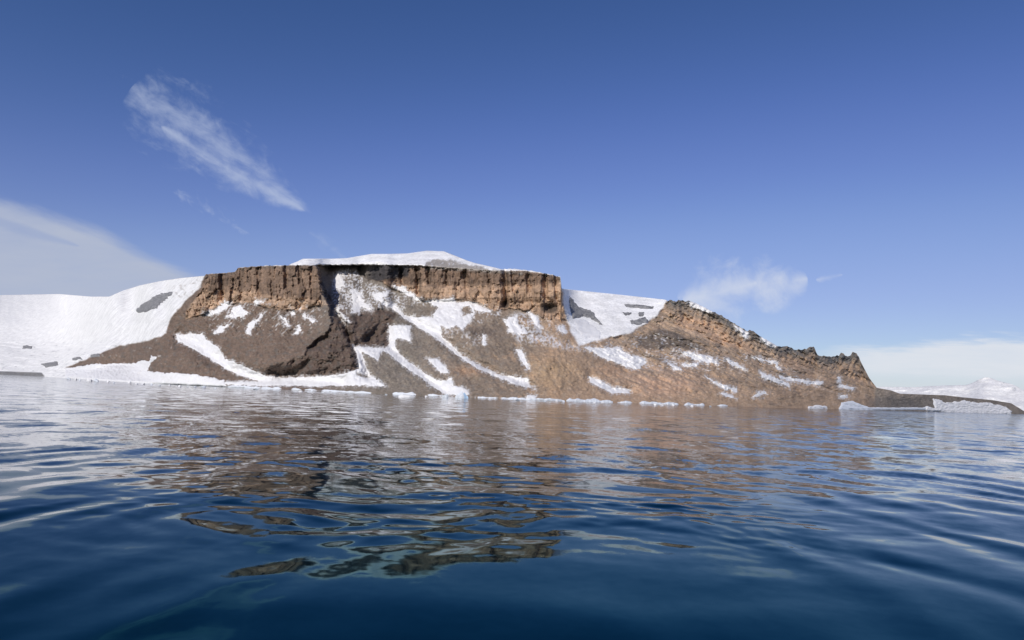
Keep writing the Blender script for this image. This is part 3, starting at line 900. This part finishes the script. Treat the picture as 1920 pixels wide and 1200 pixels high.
MT = mountain
lay(Z2([(175, 660), (350, 655), (375, 690), (450, 740), (500, 820), (580, 850), (700, 905), (780, 938), (900, 945), (1030, 940), (1150, 940), (1280, 920), (1400, 885), (1430, 925), (1455, 930), (1570, 1000), (1400, 997), (1100, 1002), (960, 1000), (700, 1000), (520, 992), (500, 975), (720, 970), (600, 930), (500, 885), (400, 820), (300, 760), (190, 705)]), MT,
    label='long snow strip curving from the left shoulder down to the shore', rough=0.8, holes=[Z2([(1365, 912), (1420, 925), (1460, 945), (1420, 948), (1370, 930)])])
lay(Z1([(430, 888), (600, 858), (900, 850), (910, 835), (985, 840), (1000, 800), (1035, 812), (1000, 850), (970, 905), (1250, 918), (1480, 962), (1500, 1006), (1150, 992), (830, 990), (560, 975), (430, 950)]), MT, 'shore_ice', 0.7, M_SNOW, 0.9, lump=0.3, label='grey-white ice shelf along the left shore')
for p in ([(355, 520), (440, 500), (500, 440), (540, 450), (480, 510), (400, 540)], [(510, 545), (560, 480), (600, 465), (645, 510), (620, 545), (560, 550)], [(695, 440), (760, 428), (755, 450), (700, 456)],
          [(420, 655), (470, 610), (530, 595), (510, 615), (460, 655)], [(643, 655), (660, 590), (745, 530), (715, 580), (665, 650)], [(930, 500), (955, 500), (955, 530), (930, 530)], [(1020, 520), (1060, 545), (1100, 570), (1080, 575), (1020, 545)],
          [(985, 600), (1005, 640), (985, 655), (960, 655)], [(870, 540), (905, 545), (925, 610), (900, 600)]):
    lay(Z2(p), MT, rough=1.7, thick=0.3)
for p in ([(1325, 360), (1390, 375), (1425, 450), (1468, 490), (1450, 502), (1405, 470), (1385, 520), (1340, 512), (1345, 420)], [(1238, 455), (1265, 520), (1322, 580), (1295, 588), (1240, 520)], [(1230, 270), (1275, 250), (1290, 330), (1250, 370), (1225, 340)],
          [(1480, 385), (1580, 385), (1580, 410), (1500, 430)], [(1615, 335), (1690, 350), (1694, 365), (1620, 350)]):
    lay(Z2(p), MT, rough=1.9, thick=0.3)
lay(Z3([(315, 600), (460, 605), (455, 705), (370, 680), (352, 720), (385, 790), (440, 835), (520, 895), (600, 945), (640, 968), (700, 962), (725, 948), (745, 1000), (830, 1020), (850, 1060), (700, 1060), (595, 1000), (520, 940), (435, 885), (370, 835), (305, 778), (265, 772), (240, 832), (190, 800), (135, 775), (155, 850), (190, 935), (120, 905), (105, 790), (78, 738), (225, 745), (315, 748)]), MT, rough=0.7, label='zigzag snow line down the middle scree')
lay(Z3([(225, 370), (280, 440), (330, 450), (420, 535), (500, 548), (600, 545), (640, 480), (560, 440), (600, 432), (720, 426), (745, 408), (762, 450), (850, 440), (990, 505), (960, 515), (880, 500), (870, 540), (860, 560), (800, 630), (760, 600), (700, 620), (660, 600), (665, 680), (720, 722), (790, 790), (900, 858), (1060, 930), (1140, 938), (1235, 953), (1248, 990), (1285, 1022), (1150, 988), (1040, 945), (900, 885), (770, 800), (700, 745), (600, 665), (480, 595), (420, 555), (360, 505), (300, 475), (240, 430)]), MT,
    rough=0.8, label='large snow patch with a long tail running down right', holes=[Z3([(575, 520), (615, 530), (605, 552), (580, 548)]), Z3([(800, 470), (850, 470), (880, 520), (800, 540)])])
lay(Z3([(565, 820), (640, 823), (700, 888), (714, 918), (660, 915), (615, 868)]), MT, rough=0.5)
lay(Z3([(1155, 758), (1195, 765), (1250, 890), (1232, 895), (1188, 830)]), MT, rough=0.5)
lay(Z3([(340, 335), (390, 345), (540, 430), (520, 440), (400, 380)]), MT)
lay(Z3([(935, 660), (955, 680), (955, 730), (935, 730)]), MT, rough=0.9)
lay(Z3([(1080, 560), (1160, 530), (1170, 600), (1240, 640), (1200, 660), (1110, 640)]), MT, rough=1.5)
lay(Z3([(1235, 505), (1300, 540), (1320, 620), (1290, 600), (1260, 560)]), MT, rough=1.2)
lay(Z4([(370, 798), (440, 820), (520, 868), (636, 880), (636, 908), (520, 908), (450, 872), (380, 835)]), MT, rough=0.5, label='narrow curved snow patch low on the rusty scree')
lay(Z4([(-40, 920), (20, 925), (10, 990), (-60, 960)]), MT, rough=0.6)
lay(Z4([(270, 430), (330, 418), (400, 465), (450, 505), (440, 548), (340, 545), (295, 495)]), MT, rough=0.9)
lay(Z4([(150, 460), (200, 465), (230, 520), (180, 500)]), MT, rough=0.8)
RG = ridge
lay(Z4([(335, 603), (560, 608), (625, 648), (740, 680), (750, 712), (700, 720), (720, 745), (640, 745), (580, 715), (490, 685), (400, 640)]), RG, rough=0.9, label='broad snow patch under the snowfield')
for p in ([(880, 700), (925, 710), (975, 752), (930, 750)], [(935, 625), (1080, 648), (1180, 668), (1225, 712), (1120, 700), (1040, 675)], [(1265, 675), (1330, 698), (1408, 755), (1375, 750), (1295, 710)], [(1140, 798), (1250, 850), (1345, 880), (1345, 902), (1235, 868)],
          [(1235, 903), (1300, 915), (1340, 940), (1290, 935)], [(1480, 908), (1530, 893), (1548, 915), (1450, 935)], [(1500, 765), (1560, 790), (1700, 848), (1694, 865), (1515, 802)], [(980, 715), (1100, 705), (1080, 730), (1000, 735)]):
    lay(Z4(p), RG, rough=1.0, thick=0.25)
for p in ([(1020, 300), (1100, 318), (1185, 368), (1150, 375), (1050, 335)], [(1325, 455), (1425, 508), (1412, 556), (1350, 492)], [(1495, 525), (1615, 588), (1600, 604), (1535, 582)]):
    lay(Z4(p), RG, rough=0.4)
for p in ([(88, 735), (130, 758), (215, 785), (200, 797), (105, 772)], [(40, 622), (210, 660), (234, 712), (212, 712), (192, 672), (60, 642)], [(225, 753), (420, 788), (525, 800), (515, 822), (400, 807), (235, 777)], [(630, 815), (745, 835), (735, 852), (635, 836)],
          [(100, 485), (205, 540), (165, 548), (125, 520)], [(640, 890), (705, 890), (700, 910), (640, 905)], [(630, 765), (650, 765), (650, 800), (630, 790)]):
    lay(Z5(p), RG, rough=0.9, thick=0.2)
lay(Z5([(640, 980), (655, 940), (730, 928), (790, 955), (860, 975), (1240, 975), (1240, 992), (640, 992)]), RG, 'shore_ice', 0.7, M_ICE, 0.4)
lay(Z5([(415, 985), (430, 966), (490, 958), (555, 968), (560, 985)]), RG, 'shore_ice', 0.5, M_SNOW, 0.6, lump=0.3)
lay(Z5([(1235, 1000), (1245, 965), (1300, 975), (1290, 918), (1330, 915), (1370, 942), (1500, 928), (1650, 943), (1760, 958), (1840, 1000), (1830, 1025), (1500, 1020)]), headland, 'ice_cliff', 0.6, M_SNOW, 0.8, lump=0.3, label='white ice cliff below the low headland')
lay(Z4([(235, 255), (300, 340), (380, 360), (470, 470), (400, 425), (330, 400), (260, 420), (240, 340)]), snowfield, 'rock_outcrop', 1.2, None, 0.8)
bpy.data.objects['rock_outcrop'].data.materials.clear()
M_DROCK = bpy.data.materials.new('grey_rock'); M_DROCK.use_nodes = True
_w = NT(M_DROCK.node_tree); _b = _w.n['Principled BSDF']
_g = _w.node('ShaderNodeNewGeometry')
_n = _w.noise(_g.outputs['Position'], 0.35, 6, 0.65)
_w.l.new(_w.mix(_w.ss(_n, 0.3, 0.7), (0.13, 0.13, 0.135), (0.34, 0.33, 0.32)), _b.inputs['Base Color'])
_b.inputs['Roughness'].default_value = 0.9
_bp = _w.node('ShaderNodeBump'); _bp.inputs['Strength'].default_value = 0.8; _bp.inputs['Distance'].default_value = 1.5
_w.l.new(_n, _bp.inputs['Height']); _w.l.new(_bp.outputs[0], _b.inputs['Normal'])
bpy.data.objects['rock_outcrop'].data.materials.append(M_DROCK)
lay(Z4([(600, 318), (700, 322), (795, 335), (790, 352), (720, 350), (610, 338)]), snowfield, 'rock_outcrop', 1.2, M_DROCK, 0.3)
for p in ([(590, 370), (650, 375), (640, 395), (600, 390)], [(700, 375), (730, 372), (725, 400), (700, 398)], [(640, 430), (700, 415), (740, 400), (760, 430), (700, 460), (650, 450)]):
    lay(Z4(p), snowfield, 'rock_outcrop', 0.8, M_DROCK, 0.9)
lay(Z1([(905, 500), (930, 465), (1000, 425), (1060, 390), (1140, 383), (1130, 405), (1075, 445), (1040, 485), (960, 515), (915, 516)]), snow_slope, 'rock_outcrop', 1.0, M_DROCK, 1.0, label='dark slanting rock outcrop in the bright snow')
for p in ([(150, 735), (215, 735), (210, 755), (150, 755)], [(475, 818), (530, 805), (545, 825), (480, 832)], [(270, 855), (380, 838), (385, 865), (300, 880)], [(600, 795), (660, 785), (660, 805), (600, 812)]):
    lay(Z1(p), snow_slope, 'rock_outcrop', 1.0, M_DROCK, 0.5)
# ice foot: thin broken white edge along the waterline
def ice_foot(x0, x1, h, parent):
    X = np.arange(x0, x1 + 1, 3.0)
    base = np.interp(X, xs, ysh)
    hh = h * (0.55 + 0.9 * np.clip(0.5 + perlin(X / 16, X * 0, 601), 0, 1)) * np.minimum(1, np.minimum(X - x0 + 2, x1 - X + 2) / 8)
    poly = list(zip(X, base - hh)) + list(zip(X[::-1], base[::-1] + 3))
    lay(poly, parent, 'ice_foot', 0.8, M_ICE, 0.35, lump=0.5)
for a, b, h in ((425, 530, 3.2), (545, 700, 2.6), (735, 780, 4.2), (800, 835, 2.6), (886, 935, 2.0), (938, 1058, 3.4), (1062, 1150, 5.0), (1158, 1188, 2.6), (1196, 1275, 3.4), (1283, 1322, 3.4), (1345, 1366, 3.0)):
    ice_foot(a, b, h, mountain if b < 1200 else ridge)

# thin wind-blown snow around the edges of the patches
hn = 0.65 * fbm(XP / 3.0, YP / 2.6, 901, 3) + 0.5 * fbm(XP / 10, YP / 8, 905, 2)
hm = sstep(hn + HALO / 9.0, -0.55, 0.35) * sstep(HALO, -13, -1) * (1 - snowy) * 0.75
K = K * (1 - hm[..., None]) + hm[..., None] * lin(216, 214, 212)
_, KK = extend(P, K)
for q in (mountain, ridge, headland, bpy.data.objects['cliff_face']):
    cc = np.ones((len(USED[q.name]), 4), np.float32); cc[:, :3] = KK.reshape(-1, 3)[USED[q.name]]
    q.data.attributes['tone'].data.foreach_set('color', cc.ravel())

# ---------------------------------------------------------------- far snowy mountains on the right
def far_mountain():
    x = np.arange(1480, 2700, 3.0)
    sk = curve([(1480, 712), (1560, 718), (1644, 725), (1711, 726), (1760, 723), (1810, 722), (1826, 717), (1836, 711), (1847, 707), (1858, 708), (1868, 713), (1880, 716), (1890, 718), (1902, 722), (1912, 728), (1925, 734), (1990, 744), (2100, 748), (2300, 756), (2700, 782)], x)
    sk = sk + 0.7 * fbm(x / 14, x * 0, 700, 3)
    base = curve(SHORE, x) - 0.5
    n = 46
    v = np.linspace(0, 1, n)[:, None]
    Y = base[None] + (sk - base)[None] * v
    X = np.repeat(x[None], n, 0)
    ux, uy, t = sight(X, Y)
    Dd = 3300 + 420 * v + 34 * fbm(X / 60, Y / 18, 710, 4) + 6 * ridged(X / 18, Y / 9, 715, 3)
    Dd[0] = 3250
    Q = np.stack([ux * Dd, uy * Dd, CAM_H + t * Dd], -1)
    Q[0, :, 2] = -8
    col = np.ones(Q.shape) * lin(230, 228, 224)
    rk = sstep(fbm(X / 12, Y / 7, 720, 3), 0.35, 0.7) * sstep(X, 1862, 1880) * sstep(Y - sk[None], 14, 4)
    col = col * (1 - rk[..., None] * 0.7) + rk[..., None] * 0.7 * lin(120, 128, 140)
    Q, col = extend(Q, col)
    return tag(mesh_grid('far_mountain', Q, M_ROCK, colors=col), 'distant hazy snow-covered mountains at the right edge', kind='structure')
far_mountain()

# ---------------------------------------------------------------- ice afloat and grounded along the shore
import bmesh
def ice_block(name, seed, sx, sy, sz, mat, n=16, lumps=1):
    rnd = random.Random(seed)
    bm = bmesh.new()
    for L in range(lumps):
        b2 = bmesh.new()
        ox = (rnd.random() - 0.5) * sx * (1.3 if lumps > 1 else 0); oy = (rnd.random() - 0.5) * sy * 0.5
        k = 1.0 if L == 0 else rnd.uniform(0.35, 0.8)
        for i in range(n):
            a = rnd.random() * 2 * math.pi; r = 0.75 + 0.25 * rnd.random(); z = (i + rnd.random()) / n
            s = 1 - 0.45 * z
            b2.verts.new((ox + math.cos(a) * r * s * sx / 2 * k, oy + math.sin(a) * r * s * sy / 2 * k, (z * sz * k * rnd.uniform(0.75, 1.1)) - 0.25 * sz * (z < 0.2)))
        bmesh.ops.convex_hull(b2, input=b2.verts)
        junk = [v for v in b2.verts if not v.link_faces]
        bmesh.ops.delete(b2, geom=junk, context='VERTS')
        bmesh.ops.recalc_face_normals(b2, faces=b2.faces[:])
        me = bpy.data.meshes.new('tmp'); b2.to_mesh(me); b2.free(); bm.from_mesh(me); bpy.data.meshes.remove(me)
    me = bpy.data.meshes.new(name); bm.to_mesh(me); bm.free()
    me.materials.append(mat)
    o = bpy.data.objects.new(name, me); COL.objects.link(o)
    return o


def at_water(px, py, nearer=0.0):
    ux, uy, t = sight(px, py)
    d = CAM_H / -t - nearer
    return float(ux * d), float(uy * d), float(d)


# the blue-white berg aground below the zigzag snow, in several lumps
x, y, d = at_water(860, 746.6)
m_px = d / FPX
berg = ice_block('iceberg', 5, 17 * m_px, 8 * m_px, 13 * m_px, M_ICE, 18, 3)
berg.location = (x, y, -0.1)
tag(berg, 'largest pale blue iceberg aground below the zigzag snow line', 'iceberg')
for dx, sx, sz, mt, lab in ((-19, 17, 8, M_ICE, 'low pale ice lump just left of the largest iceberg'), (17, 14, 12, M_ICEBLUE, 'blue ice lump just right of the largest iceberg')):
    x, y, d = at_water(860 + dx, 746.3 + dx * 0.03)
    o = ice_block('iceberg', 11 + dx, sx * m_px, 6 * m_px, sz * m_px, mt, 16, 2)
    o.location = (x, y, -0.1); tag(o, lab, 'iceberg')
x, y, d = at_water(762, 744.8)
o = ice_block('ice_floe', 41, 36 * m_px, 10 * m_px, 5 * m_px, M_SNOW, 22, 1); o.location = (x, y, -0.1)
tag(o, 'flat white ice floe on the water left of the icebergs', 'ice floe')

protos = [ice_block('ice_block', 60 + i, 1.0, 0.7, 0.55, (M_ICE, M_SNOW, M_ICE)[i % 3], 13, 1) for i in range(6)]
first = [True] * 6
def drop(px, py, wpx, hpx, label, group):
    i = random.randrange(6)
    if first[i]:
        o = protos[i]; first[i] = False
    else:
        o = protos[i].copy(); COL.objects.link(o)
    x, y, d = at_water(px, py)
    s = d / FPX
    o.location = (x, y, -0.05 * hpx * s); o.scale = (wpx * s, wpx * s, hpx * s / 0.55)
    o.rotation_euler = (0, 0, random.uniform(-0.5, 0.5))
    tag(o, label, 'ice block', group)
G1, G2 = 'ice blocks off the left shore', 'ice blocks along the waterline'
for px, w_, h_ in ((128, 13, 5), (142, 7, 4), (150, 9, 5), (168, 12, 6), (180, 14, 6), (203, 10, 4), (214, 8, 3.5), (243, 12, 5), (256, 9, 4), (268, 14, 5), (284, 9, 4), (300, 10, 4), (318, 9, 3.5), (337, 12, 4), (352, 9, 3.5), (366, 12, 4), (382, 18, 5), (404, 10, 3)):
    drop(px, float(curve(SHORE, px)) + 1.6 + 2.4 * random.random(), w_ * random.uniform(0.6, 1.1), h_ * random.uniform(0.45, 0.9), 'small white ice block in the row off the left shore', G1)
for px in list(range(430, 1360, 17)):
    px = px + random.uniform(-7, 7)
    if 735 < px < 785 or 828 < px < 892 or random.random() < 0.5:
        continue
    drop(px, float(curve(SHORE, px)) + random.uniform(1.2, 2.4), random.uniform(4, 14), random.uniform(1.2, 3.2), 'small pale ice block at the waterline below the scree', G2)
for i in range(6):
    if first[i]:
        bpy.data.objects.remove(protos[i])
